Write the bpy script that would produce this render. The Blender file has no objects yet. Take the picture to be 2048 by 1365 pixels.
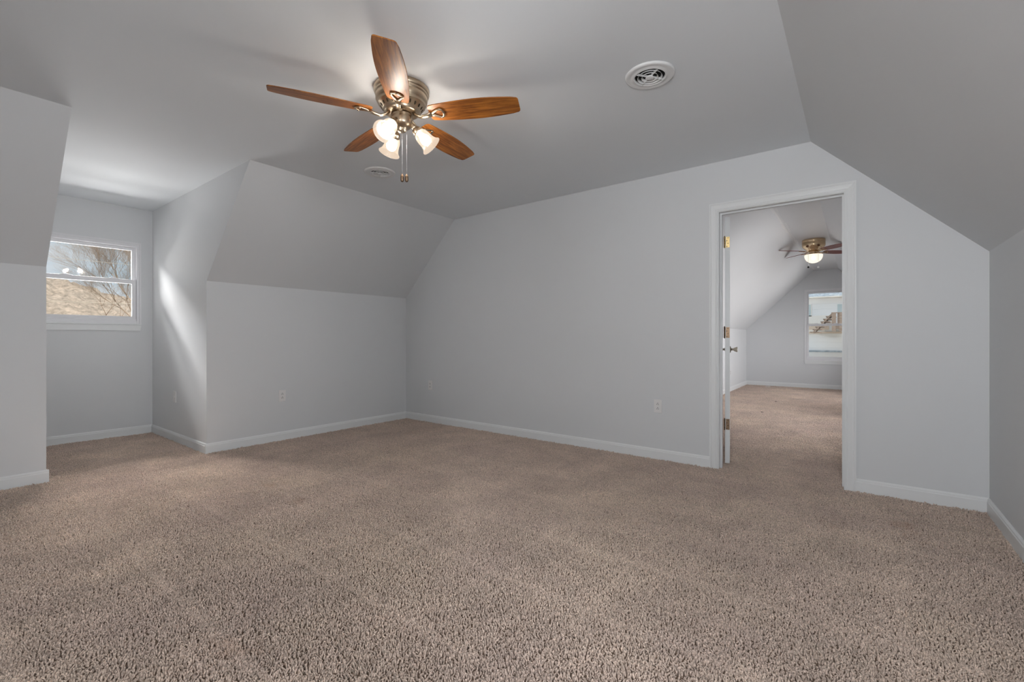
import bpy, bmesh, math, random
from mathutils import Vector, Matrix
random.seed(7)
C = bpy.context.scene
COL = C.collection
PI = math.pi

# ------------------------------------------------------------------ camera
cam = bpy.data.cameras.new('camera'); camo = bpy.data.objects.new('camera', cam); COL.objects.link(camo)
cam.sensor_width = 36; cam.lens = 909.75 / 2048 * 36; cam.shift_y = -6.04 / 2048
cam.clip_start = 0.02; cam.clip_end = 600
camo.location = (0, 0, 1.04); camo.rotation_euler = (PI / 2, 0, math.radians(37.212))
C.camera = camo
C.view_settings.view_transform = 'Standard'; C.view_settings.look = 'None'
C.view_settings.exposure = 0.0; C.view_settings.gamma = 1.0; C.view_settings.use_curve_mapping = False

# ------------------------------------------------------------------ world
w = bpy.data.worlds.new('world'); C.world = w; w.use_nodes = True
nt = w.node_tree; nt.nodes.clear()
out = nt.nodes.new('ShaderNodeOutputWorld'); bg = nt.nodes.new('ShaderNodeBackground')
tc = nt.nodes.new('ShaderNodeTexCoord'); mp = nt.nodes.new('ShaderNodeMapping'); mp.inputs['Scale'].default_value = (1, 1, 3.0)
nz = nt.nodes.new('ShaderNodeTexNoise'); nz.inputs['Scale'].default_value = 3.0; nz.inputs['Detail'].default_value = 6
rp = nt.nodes.new('ShaderNodeValToRGB')
rp.color_ramp.elements[0].position = 0.40; rp.color_ramp.elements[0].color = (0.56, 0.76, 0.90, 1)
rp.color_ramp.elements[1].position = 0.62; rp.color_ramp.elements[1].color = (0.86, 0.88, 0.90, 1)
nt.links.new(tc.outputs['Generated'], mp.inputs['Vector']); nt.links.new(mp.outputs[0], nz.inputs['Vector'])
nt.links.new(nz.outputs['Fac'], rp.inputs[0]); nt.links.new(rp.outputs[0], bg.inputs['Color'])
bg.inputs['Strength'].default_value = 0.85; nt.links.new(bg.outputs[0], out.inputs[0])

# ------------------------------------------------------------------ sun, dormer daylight, and added lamps at unseen windows
def aim(o, d): o.rotation_euler = Vector(d).to_track_quat('-Z', 'Y').to_euler()
sl = bpy.data.lights.new('sun', 'SUN'); sl.energy = 3.2; sl.angle = math.radians(1); sl.color = (1, .95, .88)
so = bpy.data.objects.new('sun', sl); COL.objects.link(so); so.location = (20, 5, 25); aim(so, (-0.75, 0.10, -0.62))
def area(name, loc, d, sx, sy, e, col=(1, 1, 1), spread=180):
    l = bpy.data.lights.new(name, 'AREA'); l.shape = 'RECTANGLE'; l.size = sx; l.size_y = sy
    l.energy = e; l.color = col; l.spread = math.radians(spread)
    o = bpy.data.objects.new(name, l); COL.objects.link(o); o.location = loc; aim(o, d); return o
def portal(name, loc, d, sx, sy):
    o = area(name, loc, d, sx, sy, 1); o.data.cycles.is_portal = True; return o
area('fill_right_dormer', (2.0, 0.25, 1.45), (-1, 0, 0.5), 1.1, 1.1, 108, (.96, .98, 1))  # added lamp, lights the room from an unseen dormer on the right
area('fill_rear_window', (0.14, -1.05, 1.40), (0, 1, 0.5), .8, 1.1, 90, (.96, .98, 1))  # added lamp, lights the gable from behind the camera
area('daylight_dormer_low', (-7.15, 1.1, 0.75), (0.8, 0, 0.62), 1.2, 0.9, 115, (1, .995, .985))
area('daylight_dormer_high', (-7.6, 1.1, 3.1), (0.8, 0, -0.75), 1.4, 1.0, 1150, (1, .995, .985))
area('fill_far_room', (1.35, 6.3, 0.85), (-1, 0, 0.05), 2.2, 0.7, 108, (.98, .98, 1))  # added lamp, brightens the far room's left slope from out of view
area('fill_far_room_end', (1.35, 9.3, 0.85), (-1, 0, 0.05), 2.2, 0.7, 92, (.98, .98, 1))  # second added lamp, carries that light towards the far end wall

# ------------------------------------------------------------------ helpers
def tag(o, label=None, cat=None, group=None, kind=None):
    if label: o['label'] = label
    if cat: o['category'] = cat
    if group: o['group'] = group
    if kind: o['kind'] = kind
    return o
def empty(name, loc=(0, 0, 0), rot=(0, 0, 0)):
    o = bpy.data.objects.new(name, None); COL.objects.link(o); o.location = loc; o.rotation_euler = rot
    o.empty_display_size = .05; return o
class MB:
    def __init__(s): s.bm = bmesh.new(); s.mi = 0; s.M = Matrix()
    def _v(s, p): return s.bm.verts.new(s.M @ Vector(p))
    def _f(s, vs, smooth=False):
        try: f = s.bm.faces.new(vs)
        except ValueError: return None
        f.material_index = s.mi; f.smooth = smooth; return f
    def box(s, a, b):
        x0, y0, z0 = [min(a[i], b[i]) for i in range(3)]; x1, y1, z1 = [max(a[i], b[i]) for i in range(3)]
        v = [s._v(p) for p in ((x0,y0,z0),(x1,y0,z0),(x1,y1,z0),(x0,y1,z0),(x0,y0,z1),(x1,y0,z1),(x1,y1,z1),(x0,y1,z1))]
        for q in ((0,3,2,1),(4,5,6,7),(0,1,5,4),(1,2,6,5),(2,3,7,6),(3,0,4,7)): s._f([v[i] for i in q])
        return s
    def prism(s, pts, vec, smooth=False):
        vec = Vector(vec); n = len(pts)
        a = [s._v(p) for p in pts]; b = [s._v(Vector(p) + vec) for p in pts]
        s._f(a[::-1]); s._f(b)
        for i in range(n): s._f([a[i], a[(i+1) % n], b[(i+1) % n], b[i]], smooth)
        return s
    def lathe(s, prof, seg=48, cap0=False, cap1=False, closed=False):
        rings = []
        for r, z in prof:
            if r < 1e-6: rings.append([s._v((0, 0, z))])
            else: rings.append([s._v((r*math.cos(2*PI*k/seg), r*math.sin(2*PI*k/seg), z)) for k in range(seg)])
        pr = list(zip(rings, rings[1:] + ([rings[0]] if closed else [])))
        if not closed: pr = pr[:len(rings)-1]
        for A, B in pr:
            if len(A) == 1 and len(B) == 1: continue
            for k in range(seg):
                k2 = (k+1) % seg
                if len(A) == 1: s._f([A[0], B[k2], B[k]], True)
                elif len(B) == 1: s._f([A[k], A[k2], B[0]], True)
                else: s._f([A[k], A[k2], B[k2], B[k]], True)
        if cap0 and len(rings[0]) > 1: s._f(rings[0])
        if cap1 and len(rings[-1]) > 1: s._f(rings[-1][::-1])
        return s
    def tube(s, pts, rad, seg=8, flat=1.0):
        pts = [Vector(p) for p in pts]; n = len(pts)
        if not isinstance(rad, (list, tuple)): rad = [rad]*n
        up = None; rings = []
        for i, p in enumerate(pts):
            t = (pts[min(i+1, n-1)] - pts[max(i-1, 0)]).normalized()
            if up is None:
                up = Vector((0, 0, 1)) if abs(t.z) < .9 else Vector((1, 0, 0))
            sd = t.cross(up).normalized(); u2 = sd.cross(t).normalized(); up = u2
            rings.append([s._v(p + sd*math.cos(2*PI*k/seg)*rad[i] + u2*math.sin(2*PI*k/seg)*rad[i]*flat) for k in range(seg)])
        for A, B in zip(rings, rings[1:]):
            for k in range(seg): s._f([A[k], A[(k+1) % seg], B[(k+1) % seg], B[k]], True)
        s._f(rings[0][::-1]); s._f(rings[-1]); return s
    def build(s, name, mats, parent=None, loc=None, bevel=0, rot=None, fix=True):
        if fix: bmesh.ops.recalc_face_normals(s.bm, faces=s.bm.faces[:])
        me = bpy.data.meshes.new(name); s.bm.to_mesh(me); s.bm.free()
        o = bpy.data.objects.new(name, me); COL.objects.link(o)
        for m in (mats if isinstance(mats, (list, tuple)) else [mats]): me.materials.append(m)
        if parent: o.parent = parent
        if loc: o.location = loc
        if rot: o.rotation_euler = rot
        if bevel:
            b = o.modifiers.new('bevel', 'BEVEL'); b.width = bevel; b.segments = 2; b.limit_method = 'ANGLE'; b.angle_limit = math.radians(35)
        return o
def copy_tree(o, parent=None):
    c = o.copy(); COL.objects.link(c); c.parent = parent
    for ch in list(o.children): copy_tree(ch, c)
    return c
def struct(o): o['kind'] = 'structure'; return o

# ------------------------------------------------------------------ materials
def mat(name):
    m = bpy.data.materials.new(name); m.use_nodes = True; n = m.node_tree
    return m, n, n.nodes['Principled BSDF']
def N(n, t, **k):
    x = n.nodes.new(t)
    for a, b in k.items():
        if a in x.inputs: x.inputs[a].default_value = b
        else: setattr(x, a, b)
    return x
def paint(name, col, rough=.6, bump=.02, scale=220, spec=.3):
    m, n, b = mat(name); b.inputs['Base Color'].default_value = (*col, 1); b.inputs['Roughness'].default_value = rough
    b.inputs['Specular IOR Level'].default_value = spec
    g = N(n, 'ShaderNodeNewGeometry'); z = N(n, 'ShaderNodeTexNoise', Scale=scale, Detail=2.0)
    n.links.new(g.outputs['Position'], z.inputs['Vector'])
    z2 = N(n, 'ShaderNodeTexNoise', Scale=.9, Detail=2.0); n.links.new(g.outputs['Position'], z2.inputs['Vector'])
    mr = N(n, 'ShaderNodeMapRange'); mr.inputs['To Min'].default_value = .97; mr.inputs['To Max'].default_value = 1.03
    n.links.new(z2.outputs['Fac'], mr.inputs['Value'])
    mx = N(n, 'ShaderNodeVectorMath', operation='SCALE'); mx.inputs[0].default_value = col
    n.links.new(mr.outputs[0], mx.inputs['Scale']); n.links.new(mx.outputs[0], b.inputs['Base Color'])
    if bump:
        bp = N(n, 'ShaderNodeBump', Strength=bump*5, Distance=.001); n.links.new(z.outputs['Fac'], bp.inputs['Height']); n.links.new(bp.outputs[0], b.inputs['Normal'])
    return m
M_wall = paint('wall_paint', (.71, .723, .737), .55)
M_wall_lit = paint('wall_paint_lit', (.75, .757, .767), .42, spec=.4)  # same wall paint, lightened on the faces that window light reaches
M_ceil = paint('ceiling_paint', (.835, .86, .885), .7)
M_trim = paint('trim_paint', (.81, .825, .83), .35, 0)
M_vinyl = paint('window_vinyl', (.80, .80, .82), .35, 0)
M_plate = paint('plastic_white', (.80, .79, .785), .35, 0)
M_vent = paint('vent_enamel', (.82, .82, .82), .4, 0)
def simple(name, col, rough=.5, metal=0, spec=.5):
    m, n, b = mat(name); b.inputs['Base Color'].default_value = (*col, 1); b.inputs['Roughness'].default_value = rough
    b.inputs['Metallic'].default_value = metal; b.inputs['Specular IOR Level'].default_value = spec
    z = N(n, 'ShaderNodeTexNoise', Scale=30.0); tc = N(n, 'ShaderNodeTexCoord'); n.links.new(tc.outputs['Object'], z.inputs['Vector'])
    mr = N(n, 'ShaderNodeMapRange'); mr.inputs['To Min'].default_value = max(0, rough-.05); mr.inputs['To Max'].default_value = min(1, rough+.05)
    n.links.new(z.outputs['Fac'], mr.inputs['Value']); n.links.new(mr.outputs[0], b.inputs['Roughness']); return m
M_dark = simple('dark_cavity', (.006, .006, .006), .9)
M_bronze = simple('antique_brass', (.50, .40, .29), .33, 1)
M_bronze2 = simple('pale_brass', (.72, .55, .36), .25, 1)
M_brass = simple('hinge_brass', (.62, .46, .22), .35, 1)
M_oldbrass = simple('tarnished_brass', (.24, .165, .11), .45, 1)
M_knob = simple('knob_pewter', (.36, .32, .26), .35, 1)
M_chain = simple('chain_nickel', (.75, .75, .76), .3, 1)
def wood(name, c1, c2, rough=.32):
    m, n, b = mat(name)
    tc = N(n, 'ShaderNodeTexCoord'); mp = N(n, 'ShaderNodeMapping'); mp.inputs['Scale'].default_value = (2.2, 26, 26)
    z = N(n, 'ShaderNodeTexNoise', Scale=2.2, Detail=7.0, Roughness=.62, Distortion=.7)
    r = N(n, 'ShaderNodeValToRGB'); e = r.color_ramp.elements; e[0].position = .3; e[0].color = (*c1, 1); e[1].position = .68; e[1].color = (*c2, 1)
    n.links.new(tc.outputs['Object'], mp.inputs[0]); n.links.new(mp.outputs[0], z.inputs['Vector']); n.links.new(z.outputs['Fac'], r.inputs[0])
    n.links.new(r.outputs[0], b.inputs['Base Color']); b.inputs['Roughness'].default_value = rough
    b.inputs['Coat Weight'].default_value = .04; b.inputs['Specular IOR Level'].default_value = .35; b.inputs['Coat Roughness'].default_value = .25; return m
M_wood = wood('blade_wood', (.085, .018, .004), (.50, .18, .03), .4)
M_wood2 = wood('cherry_wood', (.10, .022, .018), (.24, .06, .045))
def glass(name):
    m = bpy.data.materials.new(name); m.use_nodes = True; n = m.node_tree; n.nodes.clear()
    o = N(n, 'ShaderNodeOutputMaterial'); t = N(n, 'ShaderNodeBsdfTransparent'); g = N(n, 'ShaderNodeBsdfGlossy', Roughness=.02)
    f = N(n, 'ShaderNodeFresnel', IOR=1.45); mx = N(n, 'ShaderNodeMixShader')
    n.links.new(f.outputs[0], mx.inputs[0]); n.links.new(t.outputs[0], mx.inputs[1]); n.links.new(g.outputs[0], mx.inputs[2]); n.links.new(mx.outputs[0], o.inputs[0])
    return m
M_glass = glass('window_glass')
def frosted(name, emit, col, tr):
    m = bpy.data.materials.new(name); m.use_nodes = True; n = m.node_tree; n.nodes.clear()
    o = N(n, 'ShaderNodeOutputMaterial'); t = N(n, 'ShaderNodeBsdfTransparent'); t.inputs[0].default_value = (1, .97, .93, 1)
    d = N(n, 'ShaderNodeBsdfTranslucent'); d.inputs[0].default_value = (*col, 1)
    g = N(n, 'ShaderNodeBsdfPrincipled'); g.inputs['Base Color'].default_value = (*[c*.8 for c in col], 1); g.inputs['Roughness'].default_value = .25
    mx = N(n, 'ShaderNodeMixShader'); mx.inputs[0].default_value = .5; mx2 = N(n, 'ShaderNodeMixShader'); mx2.inputs[0].default_value = tr
    e = N(n, 'ShaderNodeEmission', Strength=emit); e.inputs[0].default_value = (1, .80, .62, 1) if emit < 1 else (1, .90, .74, 1); ad = N(n, 'ShaderNodeAddShader')
    n.links.new(d.outputs[0], mx.inputs[1]); n.links.new(g.outputs[0], mx.inputs[2]); n.links.new(mx.outputs[0], mx2.inputs[1]); n.links.new(t.outputs[0], mx2.inputs[2])
    n.links.new(mx2.outputs[0], ad.inputs[0]); n.links.new(e.outputs[0], ad.inputs[1]); n.links.new(ad.outputs[0], o.inputs[0]); return m
M_shade = frosted('frosted_glass', .55, (.0035, .0026, .0018), .38)
M_bowl = frosted('frosted_bowl', 1.05, (.010, .0092, .0078), .05)
def emis(name, col, s):
    m = bpy.data.materials.new(name); m.use_nodes = True; n = m.node_tree; n.nodes.clear()
    o = N(n, 'ShaderNodeOutputMaterial'); e = N(n, 'ShaderNodeEmission', Strength=s); e.inputs[0].default_value = (*col, 1)
    n.links.new(e.outputs[0], o.inputs[0]); return m
M_bulb = emis('bulb_glow', (1, .965, .93), 350)
M_bulb2 = emis('bulb_glow_far', (1, .965, .93), 1800)

def carpet(name):
    m, n, b = mat(name); b.inputs['Roughness'].default_value = .95; b.inputs['Specular IOR Level'].default_value = .1
    g = N(n, 'ShaderNodeNewGeometry'); P = g.outputs['Position']
    z1 = N(n, 'ShaderNodeTexNoise', Scale=1.3, Detail=4.0, Roughness=.6); n.links.new(P, z1.inputs['Vector'])
    z2 = N(n, 'ShaderNodeTexNoise', Scale=150.0, Detail=2.0); n.links.new(P, z2.inputs['Vector'])
    z3 = N(n, 'ShaderNodeTexNoise', Scale=3.1, Detail=5.0, Roughness=.65); n.links.new(P, z3.inputs['Vector'])
    r1 = N(n, 'ShaderNodeValToRGB'); e = r1.color_ramp.elements; e[0].position = .35; e[0].color = (.585, .465, .40, 1); e[1].position = .65; e[1].color = (.68, .55, .455, 1)
    n.links.new(z1.outputs['Fac'], r1.inputs[0])
    r2 = N(n, 'ShaderNodeMapRange'); r2.inputs['From Min'].default_value = .3; r2.inputs['From Max'].default_value = .7
    r2.inputs['To Min'].default_value = .62; r2.inputs['To Max'].default_value = 1.38; n.links.new(z2.outputs['Fac'], r2.inputs['Value'])
    r3 = N(n, 'ShaderNodeMapRange'); r3.inputs['From Min'].default_value = .3; r3.inputs['From Max'].default_value = .7
    r3.inputs['To Min'].default_value = .86; r3.inputs['To Max'].default_value = 1.12; n.links.new(z3.outputs['Fac'], r3.inputs['Value'])
    mu = N(n, 'ShaderNodeMath', operation='MULTIPLY'); n.links.new(r2.outputs[0], mu.inputs[0]); n.links.new(r3.outputs[0], mu.inputs[1])
    sc = N(n, 'ShaderNodeVectorMath', operation='SCALE'); n.links.new(r1.outputs[0], sc.inputs[0]); n.links.new(mu.outputs[0], sc.inputs['Scale'])
    # rusty wear stains of their own shape
    z4 = N(n, 'ShaderNodeTexNoise', Scale=1.7, Detail=6.0, Roughness=.7); mp = N(n, 'ShaderNodeMapping'); mp.inputs['Location'].default_value = (3.1, 7.7, 0)
    n.links.new(P, mp.inputs[0]); n.links.new(mp.outputs[0], z4.inputs['Vector'])
    r4 = N(n, 'ShaderNodeMapRange'); r4.inputs['From Min'].default_value = .62; r4.inputs['From Max'].default_value = .72; r4.inputs['To Max'].default_value = .45
    n.links.new(z4.outputs['Fac'], r4.inputs['Value'])
    mx = N(n, 'ShaderNodeMix', data_type='RGBA'); mx.inputs[7].default_value = (.50, .32, .22, 1)
    n.links.new(r4.outputs[0], mx.inputs[0]); n.links.new(sc.outputs[0], mx.inputs[6]); n.links.new(mx.outputs[2], b.inputs['Base Color'])
    b.inputs['Sheen Weight'].default_value = .15
    return m
M_carpet = carpet('carpet_pile')
M_backing = paint('carpet_backing', (.20, .145, .11), .95, 0)

# ------------------------------------------------------------------ dimensions
Yg, Xk, Xr, Zc, Zk = 3.893, -4.695, .629, 2.448, 1.558
Xsl, Xsr = -3.817, -.266
D1, D0, Xd = 1.608, .586, -6.234          # dormer cheeks, dormer end wall
Yb = -.75                                 # wall behind the camera
T = .115; Y2 = Yg + T                     # partition thickness, start of next room
Ye = 11.32; RL, RR = -1.986, .94; Zk3 = 1.225; CL, CR = -.727, -.31
DX0, DX1, DZ = -.881, -.075, 2.045        # door opening
def wallbox(name, m, *boxes):
    b = MB()
    for a, c in boxes: b.box(a, c)
    return struct(b.build(name, m))

# floor (subfloor under the pile) for both rooms and the dormer
wallbox('floor', M_backing, ((Xk-.12, Yb-.12, -.10), (Xr+.12, Y2, -.014)), ((Xd-.12, D0-.12, -.10), (Xk-.12, D1+.12, -.014)), ((Xr+.12, Yb-.12, -.10), (1.84, 1.15, -.014)), ((RL-.12, Y2, -.10), (RR+.12, Ye+.12, -.014)))
# flat ceiling of the main room with the dormer ceiling running into it
wallbox('ceiling', M_ceil, ((Xsl, Yb-.12, Zc), (Xsr, Y2, Zc+.1)), ((Xd-.12, D0, Zc), (Xsl, D1, Zc+.1)))
wallbox('ceiling', M_wall_lit, ((CL, Y2, Zc), (CR, Ye+.12, Zc+.1)))
# left knee wall, in two lengths either side of the dormer
wallbox('wall_left', M_wall, ((Xk-.12, D1+.001, -.02), (Xk, Y2, Zk)), )
wallbox('wall_left', M_wall, ((Xk-.12, Yb-.12, -.02), (Xk, D0-.001, Zk)))
def slope(name, m, xa, za, xb, zb, y0, y1, side):
    b = MB(); n = Vector((-(zb-za), 0, xb-xa)).normalized()*.1
    if n.z < 0: n = -n
    b.prism([(xa, y0, za), (xb, y0, zb), (xb, y1, zb), (xa, y1, za)], n); return struct(b.build(name, m))
slope('wall_left_slope', M_wall, Xk, Zk, Xsl, Zc, D1+.001, Y2, 0)
slope('wall_left_slope', M_wall, Xk, Zk, Xsl, Zc, Yb-.12, D0-.001, 0)
E1 = 1.05; Xe = 1.72                       # unseen right dormer beside the camera, added to let light in
slope('wall_right_slope', M_wall, Xr, Zk, Xsr, Zc, E1+.001, Y2, 0)
wallbox('wall_right', M_wall, ((Xr, E1+.001, -.02), (Xr+.12, Y2, Zk)))
b = MB(); b.prism([(Xe+.12, E1, -.02), (Xr+.0015, E1, -.02), (Xr+.0015, E1, Zk), (Xsr+.0015, E1, Zc+.001), (Xe+.12, E1, Zc+.001)], (0, .1, 0)); struct(b.build('wall_side_dormer', M_wall))
wallbox('ceiling', M_ceil, ((Xsr, Yb-.12, Zc), (Xe+.12, E1, Zc+.1)))
wallbox('wall_side_dormer_end', M_wall, ((Xe, Yb, -.02), (Xe+.12, -.3, Zc)), ((Xe, .8, -.02), (Xe+.12, E1, Zc)), ((Xe, -.3, -.02), (Xe+.12, .8, .95)), ((Xe, -.3, 2.05), (Xe+.12, .8, Zc)))
# dormer cheeks and end wall
def cheek(name, y, dy):
    b = MB(); b.prism([(Xd-.12, y, -.02), (Xk-.0015, y, -.02), (Xk-.0015, y, Zk), (Xsl-.0015, y, Zc+.001), (Xd-.12, y, Zc+.001)], (0, dy, 0))
    return struct(b.build(name, M_wall_lit))
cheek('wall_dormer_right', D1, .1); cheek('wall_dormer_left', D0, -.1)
WY0, WY1, WZ0, WZ1 = .702, 1.492, 1.195, 2.058
wallbox('wall_dormer_end', M_wall, ((Xd-.14, D0, -.02), (Xd, WY0, Zc)), ((Xd-.14, WY1, -.02), (Xd, D1, Zc)), ((Xd-.14, WY0, -.02), (Xd, WY1, WZ0)), ((Xd-.14, WY0, WZ1), (Xd, WY1, Zc)))
# gable wall with the door opening
b = MB()
b.prism([(Xk, Yg, -.02), (DX0-.02, Yg, -.02), (DX0-.02, Yg, Zc+.05), (Xsl, Yg, Zc+.05), (Xk-.05, Yg, Zk+.05)], (0, T, 0))
b.box((DX0-.02, Yg, DZ+.02), (DX1+.02, Y2, Zc+.05))
b.prism([(DX1+.02, Yg, -.02), (Xr+.05, Yg, -.02), (Xr+.05, Yg, Zk+.03), (DX1+.02, Yg, Zc-.12)], (0, T, 0))
b.box((Xr+.05, Yg+.02, -.02), (RR+.12, Y2, 1.3))
struct(b.build('wall_gable', M_wall))
# wall behind the camera, with a window opening added for the fill lamp
b = MB(); y = Yb
b.box((Xk, y-.12, -.02), (-.26, y, Zc)); b.box((.54, y-.12, -.02), (1.9, y, Zc)); b.box((-.26, y-.12, -.02), (.54, y, .9)); b.box((-.26, y-.12, 2.0), (.54, y, Zc))
struct(b.build('wall_rear', M_wall))
# next room
wallbox('wall_far_left', M_wall_lit, ((RL-.12, Y2, -.02), (RL, Ye+.12, Zk3)))
slope('wall_far_left_slope', M_wall_lit, RL, Zk3, CL, Zc, Y2, Ye+.12, 0)
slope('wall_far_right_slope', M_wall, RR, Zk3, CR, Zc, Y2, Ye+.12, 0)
wallbox('wall_far_right', M_wall, ((RR, Y2, -.02), (RR+.12, 5.2, Zk3)), ((RR, 10.4, -.02), (RR+.12, Ye+.12, Zk3)), ((RR, 7.4, -.02), (RR+.12, 8.2, Zk3)), ((RR, 5.2, -.02), (RR+.12, 7.4, .5)), ((RR, 5.2, 1.17), (RR+.12, 7.4, Zk3)), ((RR, 8.2, -.02), (RR+.12, 10.4, .5)), ((RR, 8.2, 1.17), (RR+.12, 10.4, Zk3)))  # openings cut for the added side windows
VX0, VX1, VZ0, VZ1 = -.868, -.165, .575, 2.036
b = MB(); F = lambda *p: [(x, Ye, z) for x, z in p]
b.prism(F((RL-.05, -.02), (VX0, -.02), (VX0, Zc+.03), (CL, Zc+.03), (RL-.05, Zk3+.03)) if VX0 > CL else F((RL-.05, -.02), (VX0, -.02), (VX0, Zc-.09), (RL-.05, Zk3+.03)), (0, .14, 0))
b.prism(F((VX0, VZ1), (VX1, VZ1), (VX1, Zc), (CR, Zc+.02), (CL, Zc+.02), (VX0, Zc-.09)), (0, .14, 0))
b.box((VX0, Ye, -.02), (VX1, Ye+.14, VZ0))
b.prism(F((VX1, -.02), (RR+.05, -.02), (RR+.05, Zk3+.03), (CR, Zc+.02), (VX1, Zc)), (0, .14, 0))
struct(b.build('wall_far_end', M_wall))
wallbox('sun_blocker', M_trim, ((RR+.02, 4.4, 1.30), (RR+1.45, 11.2, 1.36)))  # unseen slab added to keep direct sun off the far room floor
# taped seam where the far room's slope meets its ceiling
b = MB(); b.mi = 0
for i in range(24):
    ya = 4.02 + i*.3; wd = .022 + .008*math.sin(i*1.7)
    b.prism([(CL-wd*.8, ya, Zc-.0007-wd*.8*(Zc-Zk3)/(CL-RL)), (CL, ya, Zc-.003), (CL+wd*1.1, ya, Zc-.001), (CL+wd, ya, Zc+.01), (CL-wd, ya, Zc+.01)], (0, .302, 0))
struct(b.build('trim_1', paint('joint_compound', (.78, .78, .78), .3, 0, spec=.6)))

# baseboards
BH, BT = .082, .013
def base(name, p, q, nrm, m=None):
    p = Vector((p[0], p[1], 0)); q = Vector((q[0], q[1], 0)); n = Vector((nrm[0], nrm[1], 0))
    pr = [(0, -.012), (BT, -.012), (BT, BH-.022), (BT-.003, BH-.016), (BT-.003, BH-.010), (BT-.009, BH), (0, BH)]
    b = MB(); b.prism([p + n*a + Vector((0, 0, z)) for a, z in pr], q-p); return struct(b.build(name, m or M_trim))
base('baseboard_left', (Xk, D1-BT), (Xk, Yg), (1, 0)); base('baseboard_left', (Xk, Yb), (Xk, D0+BT), (1, 0))
base('baseboard_gable', (Xk, Yg), (-.949, Yg), (0, -1)); base('baseboard_gable', (-.006, Yg), (Xr, Yg), (0, -1))
base('baseboard_right', (Xr, E1-BT), (Xr, Yg), (-1, 0)); base('baseboard_dormer_right', (Xd, D1), (Xk, D1), (0, -1))
base('baseboard_dormer_left', (Xd, D0), (Xk, D0), (0, 1)); base('baseboard_dormer_end', (Xd, D0), (Xd, D1), (1, 0))
base('baseboard_far_left', (RL, Y2), (RL, Ye), (1, 0)); base('baseboard_far_end', (RL, Ye), (RR, Ye), (0, -1))
base('baseboard_rear', (Xk, Yb), (Xe, Yb), (0, 1)); base('baseboard_side_dormer', (Xe, Yb), (Xe, E1), (-1, 0))

# ------------------------------------------------------------------ carpet pile (tufts)
PL = .5
def tuft_patch(name, L, sp):
    b = MB(); n = int(L/sp)
    for i in range(n):
        for j in range(n):
            x = (i + .5 + random.uniform(-.55, .55))*sp - L/2; y = (j + .5 + random.uniform(-.55, .55))*sp - L/2
            a = random.uniform(0, 2*PI); ln = random.uniform(.0, .009); h = random.uniform(.008, .0135) + .005*(math.sin(x*2*PI/PL*7+3*math.sin(y*2*PI/PL*3))*math.sin(y*2*PI/PL*6+2*math.sin(x*2*PI/PL*4)))
            r = random.uniform(.0021, .0034); dx, dy = math.cos(a)*ln, math.sin(a)*ln
            rings = []
            for (t, rr) in ((0, 1.0), (.55, 1.1), (.9, .85), (1.0, .35)):
                px, py, pz = x + dx*t*t, y + dy*t*t, -.0135 + h*t
                rings.append([b.bm.verts.new((px + rr*r*math.cos(a+2*PI*k/4), py + rr*r*math.sin(a+2*PI*k/4), pz)) for k in range(4)])
            for A, B_ in zip(rings, rings[1:]):
                for k in range(4):
                    f = b.bm.faces.new([A[k], A[(k+1) % 4], B_[(k+1) % 4], B_[k]]); f.smooth = True
            b.bm.faces.new(rings[-1]).smooth = True
    me = bpy.data.meshes.new(name); b.bm.to_mesh(me); b.bm.free(); me.materials.append(M_carpet)
    return me
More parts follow.
